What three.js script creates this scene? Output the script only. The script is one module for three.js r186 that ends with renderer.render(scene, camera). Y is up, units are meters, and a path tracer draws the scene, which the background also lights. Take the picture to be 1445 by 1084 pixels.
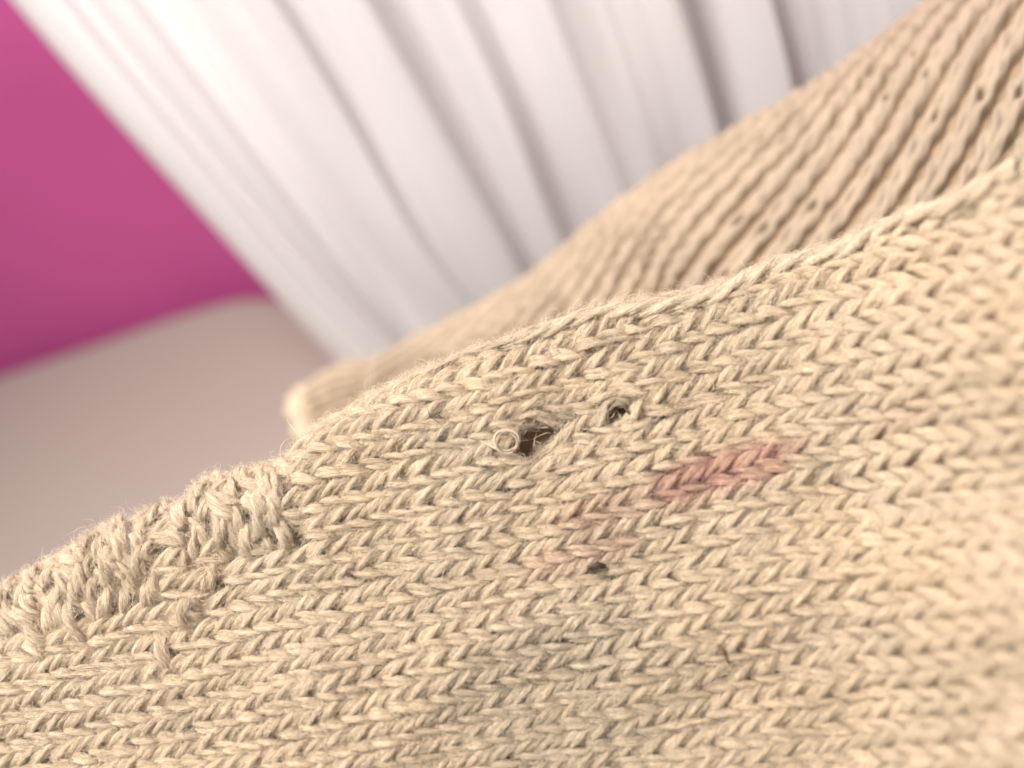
import * as THREE from 'three';
import { mergeGeometries } from 'three/addons/utils/BufferGeometryUtils.js';

// ------------------------------------------------------------------ camera, light, exposure
const scene = new THREE.Scene();
const FPX = 1388, PW = 1445, PH = 1084;              // focal length and frame of the photograph
const camera = new THREE.PerspectiveCamera(2 * Math.atan(PH / 2 / FPX) * 180 / Math.PI, PW / PH, 0.01, 10);
const D2R = Math.PI / 180;
camera.quaternion.copy(new THREE.Quaternion().setFromAxisAngle(new THREE.Vector3(1, 0, 0), -35 * D2R))
  .multiply(new THREE.Quaternion().setFromAxisAngle(new THREE.Vector3(0, 0, 1), -28 * D2R));
const SEAT = 0.12;                                    // top of the cushion
camera.position.set(0, SEAT + 0.188, 0);
camera.focus = 0.1635;
camera.userData.fStop = 5.7;
camera.updateMatrixWorld(true);
scene.add(camera);

scene.background = new THREE.Color().setRGB(0.27, 0.265, 0.275);      // the pale room around

const renderer = new THREE.WebGLRenderer({ antialias: true });
renderer.setSize(1024, 768);
renderer.toneMapping = THREE.LinearToneMapping;
renderer.toneMappingExposure = 1.3;
renderer.shadowMap.enabled = true;

// a wide soft window, up and to the left of the camera
const key = new THREE.RectAreaLight(new THREE.Color().setRGB(1, 0.945, 0.89), 18, 0.25, 0.25);
key.position.copy(new THREE.Vector3(-0.25, 0.21, 0.09).applyMatrix4(camera.matrixWorld));
key.lookAt(new THREE.Vector3(0, 0, -0.2).applyMatrix4(camera.matrixWorld));
scene.add(key);

// ------------------------------------------------------------------ helpers
let seed = 20240611;
const rnd = () => { seed |= 0; seed = seed + 0x6D2B79F5 | 0; let t = Math.imul(seed ^ seed >>> 15, 1 | seed); t = t + Math.imul(t ^ t >>> 7, 61 | t) ^ t; return ((t ^ t >>> 14) >>> 0) / 4294967296; };
const rr = (a, b) => a + (b - a) * rnd();
const gauss = () => (rnd() + rnd() + rnd() + rnd() - 2) * 1.0;
const clamp = (x, a, b) => Math.min(b, Math.max(a, x));
const sm = (a, b, x) => { const t = clamp((x - a) / (b - a), 0, 1); return t * t * (3 - 2 * t); };
const hash = (x, y, z) => { let h = Math.imul(x, 374761393) ^ Math.imul(y, 668265263) ^ Math.imul(z, 2147483647 ^ 0x5bd1e995); h = Math.imul(h ^ h >>> 13, 1274126177); return ((h ^ h >>> 16) >>> 0) / 4294967296; };
function noise(x, y, z) {                              // smooth value noise, -1 to 1
  const xi = Math.floor(x), yi = Math.floor(y), zi = Math.floor(z), f = (t) => t * t * (3 - 2 * t);
  const u = f(x - xi), v = f(y - yi), w = f(z - zi), L = (a, b, t) => a + (b - a) * t;
  const c = (i, j, k) => hash(xi + i, yi + j, zi + k);
  return 2 * L(L(L(c(0, 0, 0), c(1, 0, 0), u), L(c(0, 1, 0), c(1, 1, 0), u), v), L(L(c(0, 0, 1), c(1, 0, 1), u), L(c(0, 1, 1), c(1, 1, 1), u), v), w) - 1;
}
function tab(p, x) {                                   // smooth curve through the points [x, y]
  const n = p.length;
  if (x <= p[0][0]) return p[0][1] + (x - p[0][0]) * (p[1][1] - p[0][1]) / (p[1][0] - p[0][0]);
  if (x >= p[n - 1][0]) return p[n - 1][1] + (x - p[n - 1][0]) * (p[n - 1][1] - p[n - 2][1]) / (p[n - 1][0] - p[n - 2][0]);
  let i = 0; while (x > p[i + 1][0]) i++;
  const sl = (j) => j < 0 || j >= n - 1 ? null : (p[j + 1][1] - p[j][1]) / (p[j + 1][0] - p[j][0]);
  const m = (j) => { const a = sl(j - 1), b = sl(j); return a === null ? b : b === null ? a : a * b <= 0 ? 0 : (a + b) / 2; };
  const h = p[i + 1][0] - p[i][0], t = (x - p[i][0]) / h, t2 = t * t, t3 = t2 * t;
  return p[i][1] * (2 * t3 - 3 * t2 + 1) + h * m(i) * (t3 - 2 * t2 + t) + p[i + 1][1] * (3 * t2 - 2 * t3) + h * m(i + 1) * (t3 - t2);
}
const V = (x = 0, y = 0, z = 0) => new THREE.Vector3(x, y, z);
const TOW = camera.matrixWorld.clone();
const at = (px, py, d) => V((px - PW / 2) / FPX * d, (PH / 2 - py) / FPX * d, -d);      // a place as seen from where the photo was taken
const pix = (v) => [PW / 2 - v.x / v.z * FPX, PH / 2 + v.y / v.z * FPX];

const used = {};
const numbered = (n) => { const k = used[n] = (used[n] ?? -1) + 1; return k ? `${n}_${String(k).padStart(3, '0')}` : n; };
function base(name, label, category, pos, group) {
  const o = new THREE.Group(); o.name = numbered(name); o.position.copy(pos); o.userData = { label, category };
  if (group) o.userData.group = group;
  scene.add(o); return o;
}
// geometry made in camera axes -> world, relative to its thing's base
function settle(g, pos) { g.applyMatrix4(TOW); g.translate(-pos.x, -pos.y, -pos.z); return g; }
function mesh(name, g, m, parent, kind) {
  const o = new THREE.Mesh(g, m); o.name = name; o.castShadow = o.receiveShadow = true;
  if (kind) o.userData.kind = kind;
  parent.add(o); return o;
}
function grid(nu, nv, f, uvf) {                        // a sheet of (nu+1) x (nv+1) points
  const P = [], UV = [], I = [];
  for (let j = 0; j <= nv; j++) for (let i = 0; i <= nu; i++) { const p = f(i / nu, j / nv); P.push(p.x, p.y, p.z); const q = uvf ? uvf(i / nu, j / nv) : [i / nu, j / nv]; UV.push(q[0], q[1]); }
  for (let j = 0; j < nv; j++) for (let i = 0; i < nu; i++) { const a = j * (nu + 1) + i, b = a + 1, c = a + nu + 1, d = c + 1; I.push(a, c, b, b, c, d); }
  const g = new THREE.BufferGeometry();
  g.setAttribute('position', new THREE.Float32BufferAttribute(P, 3)); g.setAttribute('uv', new THREE.Float32BufferAttribute(UV, 2)); g.setIndex(I); g.computeVertexNormals();
  return g;
}

// ------------------------------------------------------------------ textures
function dataTex(w, h, f, srgb) {
  const a = new Uint8Array(w * h * 4);
  for (let y = 0; y < h; y++) for (let x = 0; x < w; x++) { const c = f(x, y); const i = (y * w + x) * 4; a[i] = clamp(c[0], 0, 255); a[i + 1] = clamp(c[1], 0, 255); a[i + 2] = clamp(c[2], 0, 255); a[i + 3] = 255; }
  const t = new THREE.DataTexture(a, w, h); t.magFilter = THREE.LinearFilter; t.minFilter = THREE.LinearFilter; t.wrapS = t.wrapT = THREE.RepeatWrapping;
  if (srgb) t.colorSpace = THREE.SRGBColorSpace; t.needsUpdate = true; return t;
}
// spun fibres: streaks along v, each one a soft ridge that wanders a little
const FW = 256, FH = 512, fib = new Float32Array(FW * FH);
for (let k = 0; k < 1500; k++) {
  const x0 = rnd() * FW, y0 = rnd() * FH, len = rr(60, 240), amp = rr(0.3, 1), wd = rr(2.5, 14), dr = gauss() * 0.11, ph = rnd() * 6.28;
  for (let s = 0; s < len; s++) {
    const xc = x0 + dr * s + Math.sin(s * 0.03 + ph) * 2, y = Math.floor(y0 + s) % FH, e = amp * Math.sin(Math.PI * s / len);
    for (let q = -9; q <= 9; q++) { const xx = Math.floor(xc) + q, dd = xx - xc, h = e * Math.exp(-dd * dd / wd); const i = y * FW + ((xx % FW) + FW) % FW; if (h > fib[i]) fib[i] = h; }
  }
}
const fibreBump = dataTex(FW, FH, (x, y) => { const v = fib[y * FW + x] * 255; return [v, v, v]; });
const fibreMap = dataTex(FW, FH, (x, y) => { const v = 172 + 83 * fib[y * FW + x]; return [v, v * 0.985, v * 0.955]; }, true);
const weaveBump = dataTex(128, 128, (x, y) => { const d = ((x + y * 2) % 16) / 16, w = (x % 8) / 8; const v = 120 + 70 * Math.sin(d * 6.283) + 35 * Math.sin(w * 6.283) + rr(-24, 24); return [v, v, v]; });
const grainBump = dataTex(256, 256, (x, y) => { const v = 128 + rr(-50, 50) + 40 * Math.sin(x * Math.PI / 4) * Math.sin(y * Math.PI / 4); return [v, v, v]; });

// ------------------------------------------------------------------ materials
const WOOL = [0.81, 0.655, 0.485];
const wool = new THREE.MeshPhysicalMaterial({ color: 0xffffff, vertexColors: true, roughness: 0.82, map: fibreMap, bumpMap: fibreBump, bumpScale: 0.0003, sheen: 0.25, sheenRoughness: 0.5, sheenColor: new THREE.Color().setRGB(1, 0.93, 0.8) });
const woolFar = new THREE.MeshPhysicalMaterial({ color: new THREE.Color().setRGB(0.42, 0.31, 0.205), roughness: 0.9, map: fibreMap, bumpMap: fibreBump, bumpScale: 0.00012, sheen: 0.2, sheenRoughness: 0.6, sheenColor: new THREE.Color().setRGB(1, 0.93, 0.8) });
const woolSoft = new THREE.MeshPhysicalMaterial({ color: 0xffffff, vertexColors: true, roughness: 0.9, sheen: 0.25, sheenRoughness: 0.6, sheenColor: new THREE.Color().setRGB(1, 0.93, 0.8) });
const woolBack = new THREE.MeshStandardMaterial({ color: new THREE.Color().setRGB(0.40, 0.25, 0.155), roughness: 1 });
const fibreMat = new THREE.MeshStandardMaterial({ color: new THREE.Color().setRGB(0.5, 0.4, 0.285), roughness: 0.85 });

// ------------------------------------------------------------------ yarn
// cross-section of a three-ply yarn: the outline of three circles side by side
function plyRadius(th) { const a = 2 * Math.PI / 3; let d = th % a; if (d < 0) d += a; if (d > a / 2) d = a - d; const o = 0.55, q = 0.49; return 0.05 + 0.95 * (o * Math.cos(d) + Math.sqrt(Math.max(0, q * q - (o * Math.sin(d)) ** 2))); }
const TWIST = 1 / 0.0165;                              // turns per metre
class Yarn {                                           // collects tubes into one geometry
  constructor() { this.P = []; this.N = []; this.C = []; this.UV = []; this.I = []; }
  // pts: centre line, ns: which way is out of the cloth at each, rad(t): radius, col(t): colour
  tube(pts, ns, rad, nr, phase, col, flat = 1, fuzz) {
    const n = pts.length, P = this.P, start = P.length / 3, tmp = V(), T = V(), S = V(), Nn = V();
    let len = 0; const rows = [];
    for (let i = 0; i < n; i++) {
      if (i) len += tmp.subVectors(pts[i], pts[i - 1]).length();
      T.subVectors(pts[Math.min(n - 1, i + 1)], pts[Math.max(0, i - 1)]).normalize();
      S.crossVectors(T, ns[i]).normalize(); Nn.crossVectors(S, T).normalize();
      const r = rad(i / (n - 1)), c = col ? col(i / (n - 1), pts[i]) : null, tw = phase + len * TWIST * 2 * Math.PI;
      for (let k = 0; k <= nr; k++) {
        const th = k / nr * 2 * Math.PI, q = r * plyRadius(th - tw) * 0.96;
        const a = Math.cos(th) * q, b = Math.sin(th) * q * flat;
        P.push(pts[i].x + S.x * a + Nn.x * b, pts[i].y + S.y * a + Nn.y * b, pts[i].z + S.z * a + Nn.z * b);
        this.UV.push(th / (2 * Math.PI) - len * TWIST * 0.9 + phase, len / 0.011 + phase * 3);
        if (c) this.C.push(c[0], c[1], c[2]);
      }
      if (fuzz) fuzz(pts[i], T, S, Nn, r, tw, i / (n - 1));
    }
    const w = nr + 1;
    for (let i = 0; i < n - 1; i++) for (let k = 0; k < nr; k++) { const a = start + i * w + k, b = a + 1, c = a + w, d = c + 1; this.I.push(a, b, c, b, d, c); }
    // normals: from the tube itself, joined over the seam
    const N = this.N; for (let i = 0; i < n * w * 3; i++) N.push(0);
    const A = V(), B = V(), g = (j, o) => o.set(P[j * 3], P[j * 3 + 1], P[j * 3 + 2]);
    const p0 = V(), p1 = V(), p2 = V(), p3 = V();
    for (let i = 0; i < n; i++) for (let k = 0; k <= nr; k++) {
      const kk = k % nr;
      g(start + Math.max(0, i - 1) * w + kk, p0); g(start + Math.min(n - 1, i + 1) * w + kk, p1); g(start + i * w + (kk + nr - 1) % nr, p2); g(start + i * w + (kk + 1) % nr, p3);
      A.subVectors(p1, p0); B.subVectors(p3, p2).cross(A).normalize(); const j = (start + i * w + k) * 3; N[j] = B.x; N[j + 1] = B.y; N[j + 2] = B.z;
    }
  }
  geometry() {
    const g = new THREE.BufferGeometry();
    g.setAttribute('position', new THREE.Float32BufferAttribute(this.P, 3)); g.setAttribute('normal', new THREE.Float32BufferAttribute(this.N, 3)); g.setAttribute('uv', new THREE.Float32BufferAttribute(this.UV, 2));
    if (this.C.length) g.setAttribute('color', new THREE.Float32BufferAttribute(this.C, 3));
    g.setIndex(this.I); return g;
  }
}
function spline(ctrl, n) { const c = new THREE.CatmullRomCurve3(ctrl, false, 'centripetal'); return c.getPoints(n - 1); }

// ================================================================== near knit: the folded sweater edge
const Y0 = [[-160, 960], [0, 925], [240, 872], [480, 815], [800, 735], [1110, 645], [1445, 585], [1700, 540]];
const PITCH = [[-160, 40], [0, 40], [480, 39], [800, 40], [1110, 43], [1445, 47], [1700, 49]];
const TOPY = [[-160, 925], [-60, 880], [0, 846], [60, 815], [130, 772], [205, 742], [256, 724], [284, 697], [330, 688], [385, 674], [406, 662], [430, 638], [500, 590], [600, 538], [700, 499], [800, 464], [900, 438], [1030, 413], [1100, 391], [1190, 362], [1290, 328], [1370, 292], [1445, 262], [1700, 145]];
const DEPTH = [[-160, 0.167], [0, 0.1655], [500, 0.161], [900, 0.1575], [1200, 0.149], [1445, 0.127], [1700, 0.112]];
const RHO = 0.0056;                                    // how tightly the cloth folds over at its edge
const XC = [];                                         // place of each course along the wales
{ let x = -150; while (x < 1640) { XC.push(x); x += 27.5 + 10.5 * sm(-100, 1500, x); } }
const NC = XC.length;
const courseX = (u) => { const i = clamp(Math.floor(u), 0, NC - 2); return XC[i] + (u - i) * (XC[i + 1] - XC[i]); };
function flatPoint(x, y) {
  const d = tab(DEPTH, x) - (y - 620) * 1.1e-5 + 0.0023 * noise(x / 260, y / 170, 3.3) + 0.0010 * noise(x / 90, y / 80, 8.1);
  return at(x, y, d);
}
function near(u, k) {                                  // the folded sheet: u counts courses, k wales (0 at the stain)
  const xk = courseX(u), p = tab(PITCH, xk), x = xk - clamp(k, -14, 9) * p * 0.2 + 5 * noise(k * 0.35, u * 0.05, 2.2);
  const y0 = tab(Y0, x), kSil = (y0 - tab(TOPY, x)) / p + 0.1, p3 = p / FPX * tab(DEPTH, x), kc = kSil - RHO / p3;
  if (k <= kc) return flatPoint(x, y0 - k * p + 5 * noise(u * 0.11, k * 0.5, 5.5));
  const y = y0 - kc * p, e = flatPoint(x, y + 5 * noise(u * 0.11, kc * 0.5, 5.5));
  const up = V(-0.2, 0.98, -0.06).normalize(), back = V(0, 0.05, -1);
  const arc = (k - kc) * p3, th = Math.min(arc / RHO, Math.PI * 0.93), rest = arc - th * RHO;
  return e.addScaledVector(up, RHO * Math.sin(th) - rest * 0.98).addScaledVector(back, RHO * (1 - Math.cos(th)) + rest * 0.22);
}
function frame(S, u, k) { const a = S(u + 0.12, k), b = S(u - 0.12, k), c = S(u, k + 0.12), d = S(u, k - 0.12); return a.sub(b).cross(c.sub(d)).normalize(); }

// the cloth drawn apart round a hole
const OPEN = [[751, 611, 0.0018, 0.0078], [872, 577, 0.0015, 0.005]].map(([x, y, r, R]) => [flatPoint(x, y), r, R]);
function opened(p) { for (const [c, r, R] of OPEN) { const dx = p.x - c.x, dy = p.y - c.y, q = Math.hypot(dx, dy); if (q < R && Math.abs(p.z - c.z) < 0.012) { const f = (r + q * (R - r) / R) / Math.max(q, 1e-5); p.x = c.x + dx * f; p.y = c.y + dy * f; } } return p; }
const inPoly = (x, y, q) => { let s = false; for (let i = 0, j = q.length - 1; i < q.length; j = i++) if ((q[i][1] > y) !== (q[j][1] > y) && x < (q[j][0] - q[i][0]) * (y - q[i][1]) / (q[j][1] - q[i][1]) + q[i][0]) s = !s; return s; };
const PURL = [[-40, 820], [40, 785], [130, 735], [262, 660], [405, 650], [412, 775], [352, 782], [300, 812], [235, 862], [120, 890], [40, 902], [-40, 900]];
const PURL_AT = [[268, 866], [238, 922], [92, 868], [700, 660]];
const isPurl = (x, y) => inPoly(x + 26 * noise(x / 30, y / 26, 40.2), y + 26 * noise(x / 30, y / 26, 51.7), PURL) && noise(x / 16, y / 16, 61.3) > -0.42 || PURL_AT.some(([a, b]) => Math.hypot(a - x, b - y) < 15);
const HOLE = [[753, 611, 18, 17], [872, 578, 9, 6]];
const inHole = (x, y) => HOLE.some(([a, b, c, d]) => ((x - a) / c) ** 2 + ((y - b) / d) ** 2 < 1);
function dye(x, y) {                                   // the pink stain, in the wool of a few columns
  const seg = (ax, ay, bx, by, r) => { const dx = bx - ax, dy = by - ay, t = clamp(((x - ax) * dx + (y - ay) * dy) / (dx * dx + dy * dy), 0, 1), q = Math.hypot(x - ax - t * dx, y - ay - t * dy); return 1 - sm(r * 0.45, r, q); };
  const n = 0.5 + 0.5 * noise(x / 22, y / 14, 1.7) + 0.35 * noise(x / 6, y / 5, 3.7);
  return clamp(Math.max(1.0 * seg(945, 688, 1078, 650, 40), 0.5 * seg(1080, 645, 1125, 632, 24), 0.42 * seg(800, 735, 935, 700, 30), 0.34 * seg(760, 800, 880, 765, 30), 0.2 * seg(1230, 600, 1310, 575, 26)) * (0.55 + 0.6 * n), 0, 1);
}
function soil(x, y) {                                  // greyed, worn patches
  const b = (cx, cy, r) => 1 - sm(r * 0.2, r, Math.hypot(x - cx, (y - cy) * 1.4));
  return clamp(0.9 * b(860, 575, 38) + 0.75 * b(385, 740, 55) + 0.55 * b(720, 680, 50) + 0.62 * b(800, 985, 260) + 0.5 * b(840, 800, 40) + 0.35 * b(620, 800, 110) + 0.4 * b(1240, 470, 60) + 0.3 * (noise(x / 60, y / 45, 9.4)), 0, 1);
}
function woolColour(x, y, tone) {
  const s = dye(x, y), g = soil(x, y), n = 1 + 0.07 * noise(x / 14, y / 11, 4.2);
  const warm = 0.5 + 0.5 * noise(x / 130, y / 90, 6.6);
  let c = [WOOL[0] * (0.98 + 0.04 * warm), WOOL[1] * (1.01 - 0.02 * warm), WOOL[2] * (1.05 - 0.12 * warm)];
  const grey = [0.56, 0.50, 0.385], pink = [0.57, 0.245, 0.21];
  return c.map((v, i) => { v = v + (grey[i] - v) * g * 0.62; v = v + (pink[i] - v) * s * 0.62; return v * n * tone; });
}

// fibres that stand off the yarn: short bent hairs, a few shapes, many copies
const FUZZ = 5, hairs = Array.from({ length: FUZZ }, () => []);
const tv = V();
function addHair(p, dir, out, len, thick, col) {
  const m = new THREE.Matrix4(), z = dir.clone().normalize(), x = out.clone().addScaledVector(z, -out.dot(z)).normalize(), y = V().crossVectors(z, x);
  m.makeBasis(x.multiplyScalar(len), y.multiplyScalar(len), z.multiplyScalar(len)); m.setPosition(p);
  hairs[Math.floor(rnd() * FUZZ)].push([m, col]);
}
function fuzzer(density) {
  return (p, T, S, N, r, tw, t) => {
    const cnt = density * (0.6 + 0.8 * rnd());
    for (let q = 0; q < cnt; q++) {
      if (q + 1 > cnt && rnd() > cnt - q) break;
      const th = rr(-0.15, 1.15) * Math.PI, out = S.clone().multiplyScalar(Math.cos(th)).addScaledVector(N, Math.sin(th));
      const rad = r * plyRadius(th - tw) * 0.93, side = V().crossVectors(out, T);
      const wild = rnd() < 0.34, dir = T.clone().multiplyScalar(rnd() < 0.5 ? -1 : 1);
      dir.addScaledVector(side, (wild ? gauss() * 1.1 : 0.35 * (dir.dot(T) > 0 ? 1 : -1) + gauss() * 0.3)).addScaledVector(out, wild ? rr(0.1, 0.9) : rr(0.0, 0.22));
      const o = p.clone().addScaledVector(out, rad).addScaledVector(T, gauss() * 0.0004);
      const [x, y] = pix(o); if (x < -80 || x > 1530 || y > 1150 || y < 150) continue;
      const tone = rr(0.75, 1.15), s = dye(x, y) * 0.75, g = soil(x, y) * 0.35;
      addHair(o, dir, out, wild ? rr(0.0007, 0.0021) : rr(0.0008, 0.0019), 1, [0.82 * tone * (1 - 0.25 * s) * (1 - 0.25 * g), 0.69 * tone * (1 - 0.62 * s) * (1 - 0.2 * g), 0.52 * tone * (1 - 0.5 * s) * (1 - 0.15 * g)]);
    }
  };
}

// one knit stitch of the sheet S at course u and wale k: two legs of a V that opens along the wale, its head behind
function knitStitch(Y, S, u, k, o) {
  const R = o.r, j = () => gauss() * o.jit, w = o.wide, out = [];
  const su = j() * 0.3, sk = j() * 0.35;
  const map = (x, y, z) => { const uu = u + y + su, kk = k + x + sk; const p = S(uu, kk).addScaledVector(frame(S, uu, kk), z * (o.flip ?? 1)); return o.far ? p : opened(p); };
  const lift = 1 + j() * 0.5;
  for (const side of [-1, 1]) {
    const a = 1 + j() * 0.5, sp = 1 + j() * 0.35, hz = j() * 0.35 * R;
    const ctrl = [[0.10 * side, -0.42, -1.7 * R], [0.00 * side, -0.14, -0.62 * R], [(0.10 + 0.02 * sp) * side, 0.20, 0.42 * R * lift + hz], [w * 0.62 * side * sp, 0.58, 0.80 * R * lift + hz], [w * side * sp, 0.98, 0.45 * R + hz], [w * 1.10 * side, 1.26, -0.55 * R], [w * 0.86 * side, 1.46, -1.5 * R]].map(([x, y, z]) => map(x, y, z * (o.zs ?? 1)));
    const pts = spline(ctrl, o.n), ns = pts.map((_, i) => { const y = -0.42 + 1.88 * i / (o.n - 1); return o.flatN ?? frame(S, u + y, k + side * 0.25); });
    const ph = rnd() * 6.283, tone = 1 + gauss() * 0.055, thick = 1 + j() * 0.22;
    Y.tube(pts, ns, (t) => R * thick * (0.86 + 0.16 * Math.sin(Math.PI * clamp(t * 1.1, 0, 1))) * (1 + 0.07 * noise(t * 5 + u * 3.1, k * 7.7, side)), o.nr, ph, o.colour ? (t, p) => { const [x, y] = pix(p); return o.colour(x, y, tone); } : null, 0.94, o.fuzz);
  }
  if (o.head && !(S === near && HOLE.some(([a, b]) => { const [x, y] = pix(near(u + 0.5, k)); return Math.hypot(x - a, y - b) < 48; }))) {
    const pts = spline([map(-0.34, 1.4, -1.4 * R), map(-0.2, 1.6, -1.9 * R), map(0, 1.66, -2.0 * R), map(0.2, 1.6, -1.9 * R), map(0.34, 1.4, -1.4 * R)], 7);
    Y.tube(pts, pts.map(() => frame(S, u + 1.5, k)), () => R * 0.9, 6, rnd() * 6, o.colour ? (t, p) => { const [x, y] = pix(p); return o.colour(x, y, 1); } : null);
  }
}
// the reverse of a stitch: two short bumps across the wale
function purlStitch(Y, S, u, k, o) {
  const R = o.r * 1.04, map = (x, y, z) => S(u + y, k + x).addScaledVector(frame(S, u + y, k + x), z);
  for (const [cx, cy, sg] of [[0, 0.2, 1], [0.5, 0.7, -1]]) {
    const jx = gauss() * 0.16, jy = gauss() * 0.2, ln = 1 + gauss() * 0.35, hz = gauss() * 0.5 * R - 0.3 * R, tilt = gauss() * 0.3;
    const ctrl = [[-0.46, -0.12 * sg - tilt, -1.3], [-0.40, -0.05 * sg - tilt, 0.2], [-0.17, 0.04 * sg - tilt / 2, 0.85], [0.17, 0.04 * sg + tilt / 2, 0.85], [0.40, -0.05 * sg + tilt, 0.2], [0.46, -0.12 * sg + tilt, -1.3]].map(([x, y, z]) => map(cx + jx + x * ln, cy + jy + y, z * R + hz));
    const pts = spline(ctrl, o.n), ns = pts.map(() => frame(S, u + cy, k + cx)), tone = 1 + gauss() * 0.06, thick = 0.95 + gauss() * 0.2;
    Y.tube(pts, ns, (t) => R * thick * (0.88 + 0.12 * Math.sin(Math.PI * t)), o.nr, rnd() * 6.28, (t, p) => { const [x, y] = pix(p); return o.colour(x, y, tone); }, 0.95, o.fuzz);
  }
}

const sweaterAt = at(900, 1000, 0.17).applyMatrix4(TOW); sweaterAt.y = SEAT;
const sweater = base('knitted_sweater', 'cream wool knit in sharp focus with a pink stain and a small hole', 'sweater', sweaterAt);
const K0 = -15, K1 = 13, cols = new Map(), cand = [];
for (let k = K0; k <= K1; k++) for (let i = 0; i < NC - 2; i++) {
  const c = near(i + 0.4, k), [x, y] = pix(c);
  if (x < -110 || x > 1580 || y > 1190) continue;
  const n = frame(near, i + 0.4, k), facing = n.dot(c.clone().normalize().negate());
  cand.push({ k, i, x, y, facing, d: -c.z });
}
// the 300 stitches that show largest, each a piece of its own
const inView = cand.filter((s) => s.facing > 0.25 && s.x > 0 && s.x < 1445 && s.y < 1084 && !inHole(s.x, s.y)).sort((a, b) => a.d * (1 + 0.0) / a.facing - b.d / b.facing);
const single = new Set(inView.slice(0, 300));
for (const s of cand) {
  if (inHole(s.x, s.y)) continue;
  if (!cols.has(s.k)) cols.set(s.k, { body: new Yarn(), singles: [] });
  const col = cols.get(s.k), seen = s.facing > -0.3 && s.x > -60 && s.x < 1510 && s.y < 1140;
  const Y = single.has(s) ? new Yarn() : col.body;
  const sharp = s.x < 1200;
  const o = { r: 0.00114 * (1 + 0.17 * sm(850, 1400, s.x)), wide: 0.43, jit: 0.28, zs: 0.85 - 0.22 * sm(850, 1350, s.x), n: seen ? (sharp ? 15 : 12) : 8, nr: seen ? (sharp ? 18 : 12) : 7, head: true, colour: woolColour, fuzz: seen ? fuzzer(sharp ? 20 : 11) : null };
  if (isPurl(s.x, s.y)) purlStitch(Y, near, s.i, s.k, o); else knitStitch(Y, near, s.i, s.k, o);
  if (single.has(s)) col.singles.push(Y);
}
for (const [k, col] of [...cols].sort((a, b) => a[0] - b[0])) {
  const body = col.body.I.length ? mesh('stitch_column', settle(col.body.geometry(), sweaterAt), wool, sweater) : null;
  let holder = body; if (!holder) { holder = new THREE.Group(); holder.name = 'stitch_column'; sweater.add(holder); }
  for (const y of col.singles) mesh('stitch', settle(y.geometry(), sweaterAt), wool, holder);
}
// thick slack strands that cross the worn corner from column to column
for (const [x0, y0, x1, y1, r] of [[366, 692, 372, 758, 0.00125], [386, 690, 398, 748, 0.0012], [350, 742, 356, 788, 0.001], [262, 838, 268, 892, 0.00105], [230, 896, 238, 944, 0.00105], [318, 730, 314, 772, 0.001], [98, 846, 118, 908, 0.00095], [205, 770, 196, 812, 0.0009], [150, 782, 156, 822, 0.0009]]) {
  const Y = new Yarn(), n = V(-0.15, 0.12, 0.98), pts = spline([[0, -0.0012], [0.12, 0.0008], [0.5, 0.0017], [0.88, 0.001], [1, -0.0012]].map(([t, z]) => flatPoint(x0 + (x1 - x0) * t + gauss() * 3, y0 + (y1 - y0) * t).addScaledVector(n, z)), 18);
  const fz = fuzzer(12);
  Y.tube(pts, pts.map(() => n), (t) => r * (0.85 + 0.2 * Math.sin(Math.PI * t)), 18, rnd() * 6, (t, p) => woolColour(...pix(p), 1), 0.9, (...q) => { fz(...q); fz(...q); });
  mesh('slack_strand', settle(Y.geometry(), sweaterAt), wool, sweater);
}
{ // the rolled lip along the right half of the fold
  const Y = new Yarn(), ctrl = [], nn = [], fz = fuzzer(16);
  for (let i = 0; i < NC - 2; i++) { const x = courseX(i); if (x < 640) continue; const kS = (tab(Y0, x) - tab(TOPY, x)) / tab(PITCH, x); const k = kS - 0.05 + 0.2 * noise(i * 0.4, 2, 2), n = frame(near, i, k); ctrl.push(near(i, k).addScaledVector(n, 0.0017)); nn.push(n); }
  const pts = spline(ctrl, 150);
  Y.tube(pts, pts.map((_, i) => nn[Math.min(nn.length - 1, Math.round(i / 149 * (nn.length - 1)))]), (t) => 0.0015 * sm(0, 0.35, t) * (1 + 0.16 * noise(t * 18, 1, 1)) + 0.0002, 18, 0, (t, p) => [0.84, 0.70, 0.53].map((v) => v * (1 + 0.06 * noise(t * 40, 3, 3))), 0.9, (...q) => { fz(...q); });
  const o = mesh('rolled_lip', settle(Y.geometry(), sweaterAt), wool, sweater); o.userData.label = 'pale fuzzy rolled edge along the top of the fold';
}
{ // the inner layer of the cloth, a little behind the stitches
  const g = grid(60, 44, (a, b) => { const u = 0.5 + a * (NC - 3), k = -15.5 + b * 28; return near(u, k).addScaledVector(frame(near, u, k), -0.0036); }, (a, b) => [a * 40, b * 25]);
  mesh('inner_layer', settle(g, sweaterAt), woolBack, sweater);
}

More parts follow.
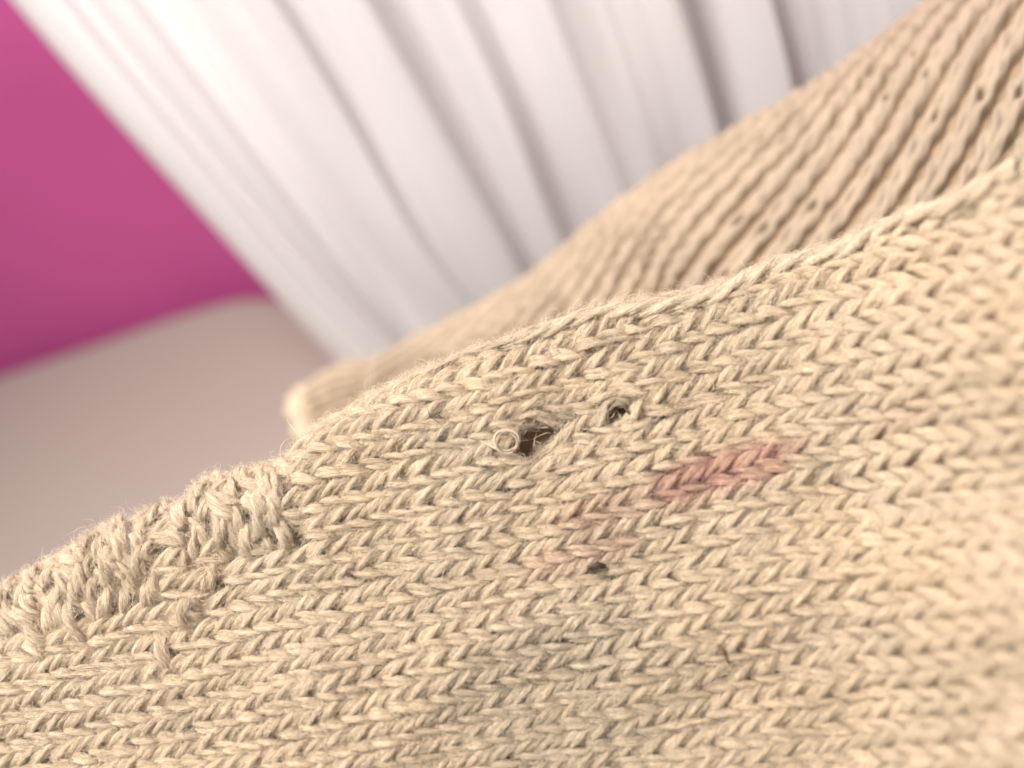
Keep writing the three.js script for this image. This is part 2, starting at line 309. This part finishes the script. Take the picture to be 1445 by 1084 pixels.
// ================================================================== the hair geometries and their copies
const hairGeo = [];
for (let v = 0; v < FUZZ; v++) {
  const bend = [0.14, 0.28, -0.12, 0.42, 0.6][v], sway = [0.09, -0.18, 0.2, 0.16, -0.35][v], n = v > 2 ? 7 : 5, pts = [];
  for (let i = 0; i < n; i++) { const t = i / (n - 1); pts.push(V(bend * Math.sin(t * Math.PI * (v === 4 ? 1.3 : 0.9)), sway * Math.sin(t * Math.PI * 1.2), t)); }
  const P = [], N = [], I = [], rad = [0.0165, 0.015, 0.0165, 0.0125, 0.0115][v];
  pts.forEach((p, i) => { for (let q = 0; q < 3; q++) { const a = q * 2.0944, r = rad * (1 - 0.6 * i / (n - 1)); P.push(p.x + Math.cos(a) * r, p.y + Math.sin(a) * r, p.z); N.push(Math.cos(a), Math.sin(a), 0); } });
  for (let i = 0; i < n - 1; i++) for (let q = 0; q < 3; q++) { const a = i * 3 + q, b = i * 3 + (q + 1) % 3; I.push(a, b, a + 3, b, b + 3, a + 3); }
  const g = new THREE.BufferGeometry(); g.setAttribute('position', new THREE.Float32BufferAttribute(P, 3)); g.setAttribute('normal', new THREE.Float32BufferAttribute(N, 3)); g.setIndex(I); hairGeo.push(g);
}
function plantHairs(parent, pos) {
  const T = TOW.clone().premultiply(new THREE.Matrix4().makeTranslation(-pos.x, -pos.y, -pos.z));
  hairs.forEach((list, v) => {
    if (!list.length) return;
    const im = new THREE.InstancedMesh(hairGeo[v], fibreHairMat, list.length); im.name = 'fuzz'; im.userData.kind = 'stuff';
    list.forEach(([m, c], i) => { im.setMatrixAt(i, m.premultiply(T)); im.setColorAt(i, new THREE.Color().setRGB(c[0], c[1], c[2])); });
    im.castShadow = im.receiveShadow = true; parent.add(im); list.length = 0;
  });
}
const fibreHairMat = new THREE.MeshStandardMaterial({ color: 0xffffff, roughness: 0.6 });
{ // long loose hairs along the fold and over the face
  for (let q = 0; q < 320; q++) {
    const u = rr(2, NC - 4), x = courseX(u), edge = rnd() < 0.5, k = edge ? (tab(Y0, x) - tab(TOPY, x)) / tab(PITCH, x) + rr(-1.2, 0.9) : rr(-11, 6);
    const p = near(u, k), n = frame(near, u, k), t = near(u + 0.1, k).sub(p).normalize(), s = V().crossVectors(n, t);
    const dir = t.multiplyScalar(gauss()).addScaledVector(s, gauss()).addScaledVector(n, rr(0.1, 0.9));
    const tone = rr(0.8, 1.2);
    addHair(p.addScaledVector(n, 0.0009), dir, n, rr(0.002, 0.0048), 1, [0.72 * tone, 0.6 * tone, 0.46 * tone]);
  }
}
console.log('hairs', hairs.map((h) => h.length).join(' '));
plantHairs(sweater, sweaterAt);

{ // broken ends that hang into the two holes
  const Y = new Yarn();
  for (const [cx, cy, rad, cnt] of [[751, 611, 0.0020, 8], [872, 577, 0.0014, 6]]) for (let q = 0; q < cnt; q++) {
    const a = rr(0, 6.283), c = flatPoint(cx, cy), e = V(Math.cos(a), Math.sin(a), 0), f = V(-e.y, e.x, 0), l = rr(0.4, 1.3) * rad, b = gauss() * 0.8 * rad;
    const pts = spline([c.clone().addScaledVector(e, rad * 1.5).add(V(0, 0, -0.0004)), c.clone().addScaledVector(e, rad * 1.05).add(V(0, 0, 0.0007)), c.clone().addScaledVector(e, rad * 1.05 - l * 0.5).addScaledVector(f, b * 0.4).add(V(0, 0, 0.0004)), c.clone().addScaledVector(e, rad * 1.05 - l).addScaledVector(f, b).add(V(0, 0, -0.0006))], 10);
    Y.tube(pts, pts.map(() => V(0, 0, 1)), (t) => rr(0.9, 1.1) * 0.00011 * (1 - 0.6 * t), 5, 0, () => [0.7, 0.56, 0.4]);
  }
  const o = mesh('frayed_ends', settle(Y.geometry(), sweaterAt), fibreMat, sweater, 'stuff');
}
{ // the sprung loop of thread beside the hole
  const Y = new Yarn(), c = flatPoint(715, 622), n = V(0, 0, 1), r0 = 0.00195;
  for (const [rad, th, zz, ph] of [[r0 * 1.0, 0.00024, 0.0026, 0], [r0 * 0.8, 0.00014, 0.0027, 2.2]]) {
    const pts = []; for (let i = 0; i <= 40; i++) { const a = -2.7 + ph * 0.1 + i / 40 * 6.6; const q = rad * (1 + 0.05 * Math.sin(3 * a + ph)); pts.push(V(c.x + Math.cos(a) * q, c.y + Math.sin(a) * q * 0.95, c.z + zz + 0.0003 * Math.sin(a * 2 + ph))); }
    pts.push(V(c.x - 0.0042, c.y - 0.0002 * ph, c.z + 0.0002));
    Y.tube(pts, pts.map(() => n), () => th, 7, ph, (t) => [0.85, 0.72, 0.54]);
  }
  const o = mesh('sprung_loop', settle(Y.geometry(), sweaterAt), fibreMat, sweater); o.userData.label = 'curled ring of loose thread beside the hole';
}

// ================================================================== specks and dark threads caught in the wool
function thread(name, label, cat, list, r, colour) {
  const p3 = list.map(([x, y, h]) => flatPoint(x, y).add(V(0, 0, h)));
  const pos = p3[0].clone().applyMatrix4(TOW), Y = new Yarn(), pts = spline(p3, 14);
  Y.tube(pts, pts.map(() => V(0, 0, 1)), (t) => r * (0.35 + 0.65 * Math.sin(Math.PI * clamp(0.08 + t * 0.84, 0, 1))), 6, 0, null);
  const o = base(name, label, cat, pos);
  mesh('strand', settle(Y.geometry(), pos), new THREE.MeshStandardMaterial({ color: new THREE.Color().setRGB(...colour), roughness: 0.8 }), o);
}
thread('dark_hair', 'thin dark hair lying straight on the knit low in the centre', 'hair', [[856, 944, 0.0024], [884, 938, 0.0028], [924, 932, 0.0025]], 0.00009, [0.07, 0.05, 0.035]);
thread('plant_bit', 'brown splinter of straw caught in the knit at lower right', 'straw', [[1008, 904, 0.0016], [1016, 914, 0.002], [1021, 923, 0.0018], [1026, 934, 0.0012]], 0.00042, [0.17, 0.09, 0.035]);
thread('dark_speck', 'black speck in the wool under the pink stain', 'speck', [[828, 797, 0.0018], [840, 794, 0.0026], [853, 797, 0.0018]], 0.00062, [0.06, 0.045, 0.03]);
thread('frayed_end', 'grey brown frayed yarn end bent above the pink stain', 'yarn', [[858, 583, 0.0008], [866, 572, 0.0021], [876, 571, 0.0022], [888, 585, 0.0010]], 0.00036, [0.2, 0.15, 0.105]);
thread('short_hair', 'short dark hair left of the hole under the fold', 'hair', [[604, 572, 0.0024], [610, 588, 0.0026], [622, 596, 0.0022]], 0.00008, [0.1, 0.07, 0.05]);

// ================================================================== far knit: a sleeve seen behind, out of focus
const SIL = [[395, 585, 70, 0.285], [440, 540, 88, 0.282], [510, 508, 110, 0.277], [620, 450, 140, 0.27], [740, 372, 172, 0.26], [880, 266, 205, 0.252], [1000, 190, 230, 0.240], [1130, 112, 250, 0.231], [1280, 18, 270, 0.224], [1450, -95, 290, 0.219], [1640, -220, 300, 0.216]];
const AX = SIL.map(([x, y0, r, d]) => [x, y0 + 12 * sm(440, 560, x) + 13 * sm(560, 760, x) - 10 * sm(1150, 1300, x), r, d]).map(([x, y, r, d]) => ({ c: at(x + 0.57 * r, y + 0.82 * r, d), r: r / FPX * d }));
const axCurve = new THREE.CatmullRomCurve3(AX.map((a) => a.c), false, 'centripetal');
const axLen = axCurve.getLength(), rTab = AX.map((a, i) => [i / (AX.length - 1), a.r]);
function far(s, w) {                                   // s: metres along, w: angle in wales (46 round)
  const t = clamp(s / axLen, 0, 1), tt = axCurve.getUtoTmapping(t), c = axCurve.getPoint(tt), T = axCurve.getTangent(tt);
  const r = tab(rTab, tt);
  const A = V(-0.57, 0.82, 0).addScaledVector(T, -T.dot(V(-0.57, 0.82, 0))).normalize(), B = V().crossVectors(A, T).normalize();
  if (B.z < 0) B.negate();                             // A points to the seen upper edge, B to the viewer
  const ph = w / 37 * 2 * Math.PI;
  const cap = Math.sqrt(clamp(s / 0.012, 0.02, 1)), rr2 = r * (s < 0.012 ? 0.35 + 0.65 * cap : 1) * (1 + 0.05 * noise(s * 40, w * 0.2, 7.7) + 0.13 * noise(s * 120, w * 0.35, 3.1) * sm(0.05, 0.02, s));
  return c.addScaledVector(A, Math.cos(ph) * rr2).addScaledVector(B, Math.sin(ph) * rr2 * (Math.sin(ph) > 0 ? 0.9 : 0.45));
}
const FSTEP = 0.0043;
const farS = (u, k) => far(u * FSTEP, k - 0.42 * u);   // wales wind slowly round the sleeve
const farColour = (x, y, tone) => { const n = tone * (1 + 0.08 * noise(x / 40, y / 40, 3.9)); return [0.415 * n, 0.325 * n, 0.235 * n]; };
const farNormal = (u, k) => frame(farS, u, k).negate();
const sleeveAt = AX[3].c.clone().applyMatrix4(TOW); sleeveAt.y = SEAT;
const sleeve = base('knitted_sleeve', 'blurred cream ribbed knit sleeve lying behind the sharp knit, before the white cloth', 'sleeve', sleeveAt);
const NF = Math.floor(axLen / FSTEP) - 1;
{ // the rolled end of the sleeve
  const Y = new Yarn(), pts = [], nn = []; for (let i = 0; i <= 60; i++) { const w = i / 60 * 37, c = far(0.009, w); pts.push(c); nn.push(c.clone().sub(axCurve.getPoint(0.02)).normalize()); }
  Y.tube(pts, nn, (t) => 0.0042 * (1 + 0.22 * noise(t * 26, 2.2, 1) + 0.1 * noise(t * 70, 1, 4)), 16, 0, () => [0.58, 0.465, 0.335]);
  mesh('rolled_cuff', settle(Y.geometry(), sleeveAt), woolSoft, sleeve);
}
// each column of the far knit is a soft cord: it swells at every stitch, with a groove and small holes along its sides
const skew = 0.42;
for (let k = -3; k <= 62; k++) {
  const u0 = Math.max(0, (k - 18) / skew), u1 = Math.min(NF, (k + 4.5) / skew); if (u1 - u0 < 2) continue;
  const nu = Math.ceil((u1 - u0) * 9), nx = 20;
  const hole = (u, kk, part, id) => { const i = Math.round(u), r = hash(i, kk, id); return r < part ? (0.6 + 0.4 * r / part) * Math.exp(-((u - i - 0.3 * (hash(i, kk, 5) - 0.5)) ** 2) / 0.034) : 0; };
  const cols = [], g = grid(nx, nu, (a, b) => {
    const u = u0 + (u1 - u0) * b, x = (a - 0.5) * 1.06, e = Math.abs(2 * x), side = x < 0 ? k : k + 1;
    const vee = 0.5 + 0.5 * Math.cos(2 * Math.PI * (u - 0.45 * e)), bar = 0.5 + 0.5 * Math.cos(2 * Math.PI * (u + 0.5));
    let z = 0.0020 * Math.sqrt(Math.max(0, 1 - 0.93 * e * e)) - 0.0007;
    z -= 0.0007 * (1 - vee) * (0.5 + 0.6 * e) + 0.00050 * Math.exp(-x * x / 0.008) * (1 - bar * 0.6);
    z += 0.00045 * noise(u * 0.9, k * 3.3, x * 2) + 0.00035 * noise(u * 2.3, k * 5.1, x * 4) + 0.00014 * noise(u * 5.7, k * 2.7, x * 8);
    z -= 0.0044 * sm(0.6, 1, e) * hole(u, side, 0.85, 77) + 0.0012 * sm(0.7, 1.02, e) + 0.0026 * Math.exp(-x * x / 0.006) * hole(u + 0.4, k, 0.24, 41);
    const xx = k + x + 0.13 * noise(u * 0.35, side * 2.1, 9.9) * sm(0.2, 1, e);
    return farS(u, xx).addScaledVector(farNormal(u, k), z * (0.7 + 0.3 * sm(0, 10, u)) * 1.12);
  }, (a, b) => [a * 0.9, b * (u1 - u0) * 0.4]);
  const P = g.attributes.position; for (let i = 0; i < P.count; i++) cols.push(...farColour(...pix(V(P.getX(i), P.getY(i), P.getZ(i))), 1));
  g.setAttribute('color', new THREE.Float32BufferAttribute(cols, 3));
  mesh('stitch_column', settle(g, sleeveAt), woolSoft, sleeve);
}
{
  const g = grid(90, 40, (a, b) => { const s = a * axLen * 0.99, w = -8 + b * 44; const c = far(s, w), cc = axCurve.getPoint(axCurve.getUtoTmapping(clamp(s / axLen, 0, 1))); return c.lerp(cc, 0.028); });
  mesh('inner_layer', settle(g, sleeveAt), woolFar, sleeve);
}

// ================================================================== white pleated cloth
const PROF = [[14, -3], [22, 1], [48, 4.5], [88, 4], [118, -2.5], [140, 3], [170, 5], [212, -3], [262, -2.2], [318, 5], [384, 8], [396, 4.5], [440, 2.5], [512, 4.5], [546, -10], [590, -4], [632, 4], [668, -0.5], [722, -2.5], [776, 6], [840, 2.5], [900, 3], [958, 5.5], [974, -5], [1030, 0], [1084, 3], [1096, -3.5], [1200, -1], [1320, 1.5], [1440, -1], [1600, 2]];
const clothD = (x) => 0.262 + 0.00002 * (600 - x) * (x < 600 ? 1 : 1.6);
function cloth(a, b) {                                 // a across, b down
  const x0 = 14 + a * 1480;
  const fine = (0.0009 * noise(x0 / 17, b * 0.8, 31.5) + 0.0005 * noise(x0 / 8, b * 0.6, 12.5)) * (1 - 0.65 * sm(500, 800, x0));
  const d0 = clothD(x0) - (tab(PROF, x0) * 0.00088 + fine) * (1 - 0.15 * b);
  const top = at(x0, 0, d0), bx = x0 + (1653 - x0) * 0.175 + 55 * (1 - x0 / 968) * (x0 < 968 ? 1 : 0);
  const bd = d0 + 0.056, bot = at(bx, 400, bd);
  const t = -0.28 + b * 2.05, p = top.clone().lerp(bot, t);
  const sag = Math.max(0, t) ** 2 * 0.0025 * sm(700, 0, x0);
  return p.add(V(sag * 1.0 - 0.0036 * noise(x0 / 130, t * 1.3, 4.4) * (0.4 + t), 0.0, -0.0036 * noise(x0 / 70, t * 1.1, 1.1) * (0.25 + t) - 0.0012 * noise(x0 / 36, t * 1.7 + x0 / 300, 7.1)));
}
{
  const m = new THREE.MeshPhysicalMaterial({ color: new THREE.Color().setRGB(0.89, 0.877, 0.873), roughness: 0.5, bumpMap: weaveBump, bumpScale: 0.00005, sheen: 0.3, sheenRoughness: 0.4, transmission: 0.27, thickness: 0, sheenColor: new THREE.Color().setRGB(1, 1, 1), side: THREE.DoubleSide });
  const pos = cloth(0.3, 1).applyMatrix4(TOW), thick = 0.0006, g1 = grid(420, 40, cloth, (a, b) => [a * 90, b * 55]);
  const g2 = grid(420, 40, (a, b) => cloth(a, b).add(V(0, 0, -thick)), (a, b) => [a * 90, b * 55]);
  const o = base('pleated_cloth', 'white satin cloth hanging in long pleats in front of the pink wall', 'curtain', pos);
  mesh('cloth', settle(mergeGeometries([g1, g2]), pos), m, o);
}

// ================================================================== cushion and pink wall
const seatPlane = (px, py, h = SEAT) => { const o = camera.position, r = at(px, py, 1).applyMatrix4(TOW).sub(o); return o.clone().addScaledVector(r, (h - o.y) / r.y); };
{
  const R = 0.016, e = [[-500, 690], [0, 517], [150, 466], [250, 431], [310, 413], [350, 404]].map(([x, y]) => seatPlane(x, y));
  const far1 = seatPlane(900, 500), sh = new THREE.Shape();
  const pts = [];
  const c = new THREE.CatmullRomCurve3([...e, seatPlane(400, 404), seatPlane(470, 420), seatPlane(560, 470), seatPlane(760, 640), seatPlane(1100, 1000)], false, 'centripetal');
  for (const p of c.getPoints(70)) pts.push([p.x, -p.z]);
  pts.push([0.6, 0.02], [0.6, -0.12], [-0.9, -0.12]);
  pts.forEach(([x, y], i) => i ? sh.lineTo(x, y) : sh.moveTo(x, y));
  const g = new THREE.ExtrudeGeometry(sh, { depth: SEAT - 2 * R, bevelEnabled: true, bevelThickness: R, bevelSize: R, bevelOffset: -R, bevelSegments: 8, curveSegments: 4, steps: 1 });
  g.rotateX(-Math.PI / 2); g.translate(0, R, 0);
  const pos = V(e[2].x, 0, e[2].z); g.translate(-pos.x, 0, -pos.z);
  const m = new THREE.MeshPhysicalMaterial({ color: new THREE.Color().setRGB(0.32, 0.285, 0.24), roughness: 0.75, bumpMap: grainBump, bumpScale: 0.00015, sheen: 0.2, sheenColor: new THREE.Color(1, 1, 1) });
  const o = base('seat_cushion', 'smooth beige cushion with a rounded far edge, left of the knit', 'cushion', pos);
  const cm = mesh('cover', g, m, o);
}
{
  const a = seatPlane(-100, 522), b = seatPlane(320, 380), dir = b.clone().sub(a).setY(0).normalize(), n = V(-dir.z, 0, dir.x);
  const mid = a.clone().add(b).multiplyScalar(0.5); mid.y = 0;
  const g = new THREE.BoxGeometry(2.2, 1.1, 0.02, 150, 75, 1);
  { const P = g.attributes.position; for (let i = 0; i < P.count; i++) P.setZ(i, P.getZ(i) + 0.0035 * noise(P.getX(i) / 0.09 + 20, P.getY(i) / 0.12 + 20, 3.1) + 0.0012 * noise(P.getX(i) / 0.03 + 50, P.getY(i) / 0.05 + 50, 1.1)); g.computeVertexNormals(); }
  const o = new THREE.Mesh(g, new THREE.MeshPhysicalMaterial({ color: new THREE.Color().setRGB(0.47, 0.072, 0.245), roughness: 0.6, bumpMap: grainBump, bumpScale: 0.0001 }));
  o.name = 'wall'; o.userData = { kind: 'structure', label: 'plain bright pink wall behind the cushion and the white cloth', category: 'wall' };
  o.position.copy(mid).setY(0.55); o.rotation.y = Math.atan2(-dir.z, dir.x); o.receiveShadow = o.castShadow = true; scene.add(o);
  const f = new THREE.Mesh(new THREE.BoxGeometry(3, 0.02, 3), new THREE.MeshStandardMaterial({ color: new THREE.Color().setRGB(0.3, 0.26, 0.22), roughness: 0.8 }));
  f.name = 'floor'; f.userData = { kind: 'structure', label: 'plain floor under the cushion', category: 'floor' }; f.position.set(0, -0.0105, 0); f.receiveShadow = true; scene.add(f);
}
let tris = 0; scene.traverse((o) => { if (o.isMesh && !o.isInstancedMesh) tris += (o.geometry.index ? o.geometry.index.count : o.geometry.attributes.position.count) / 3; });
console.log('triangles', tris);
renderer.render(scene, camera);
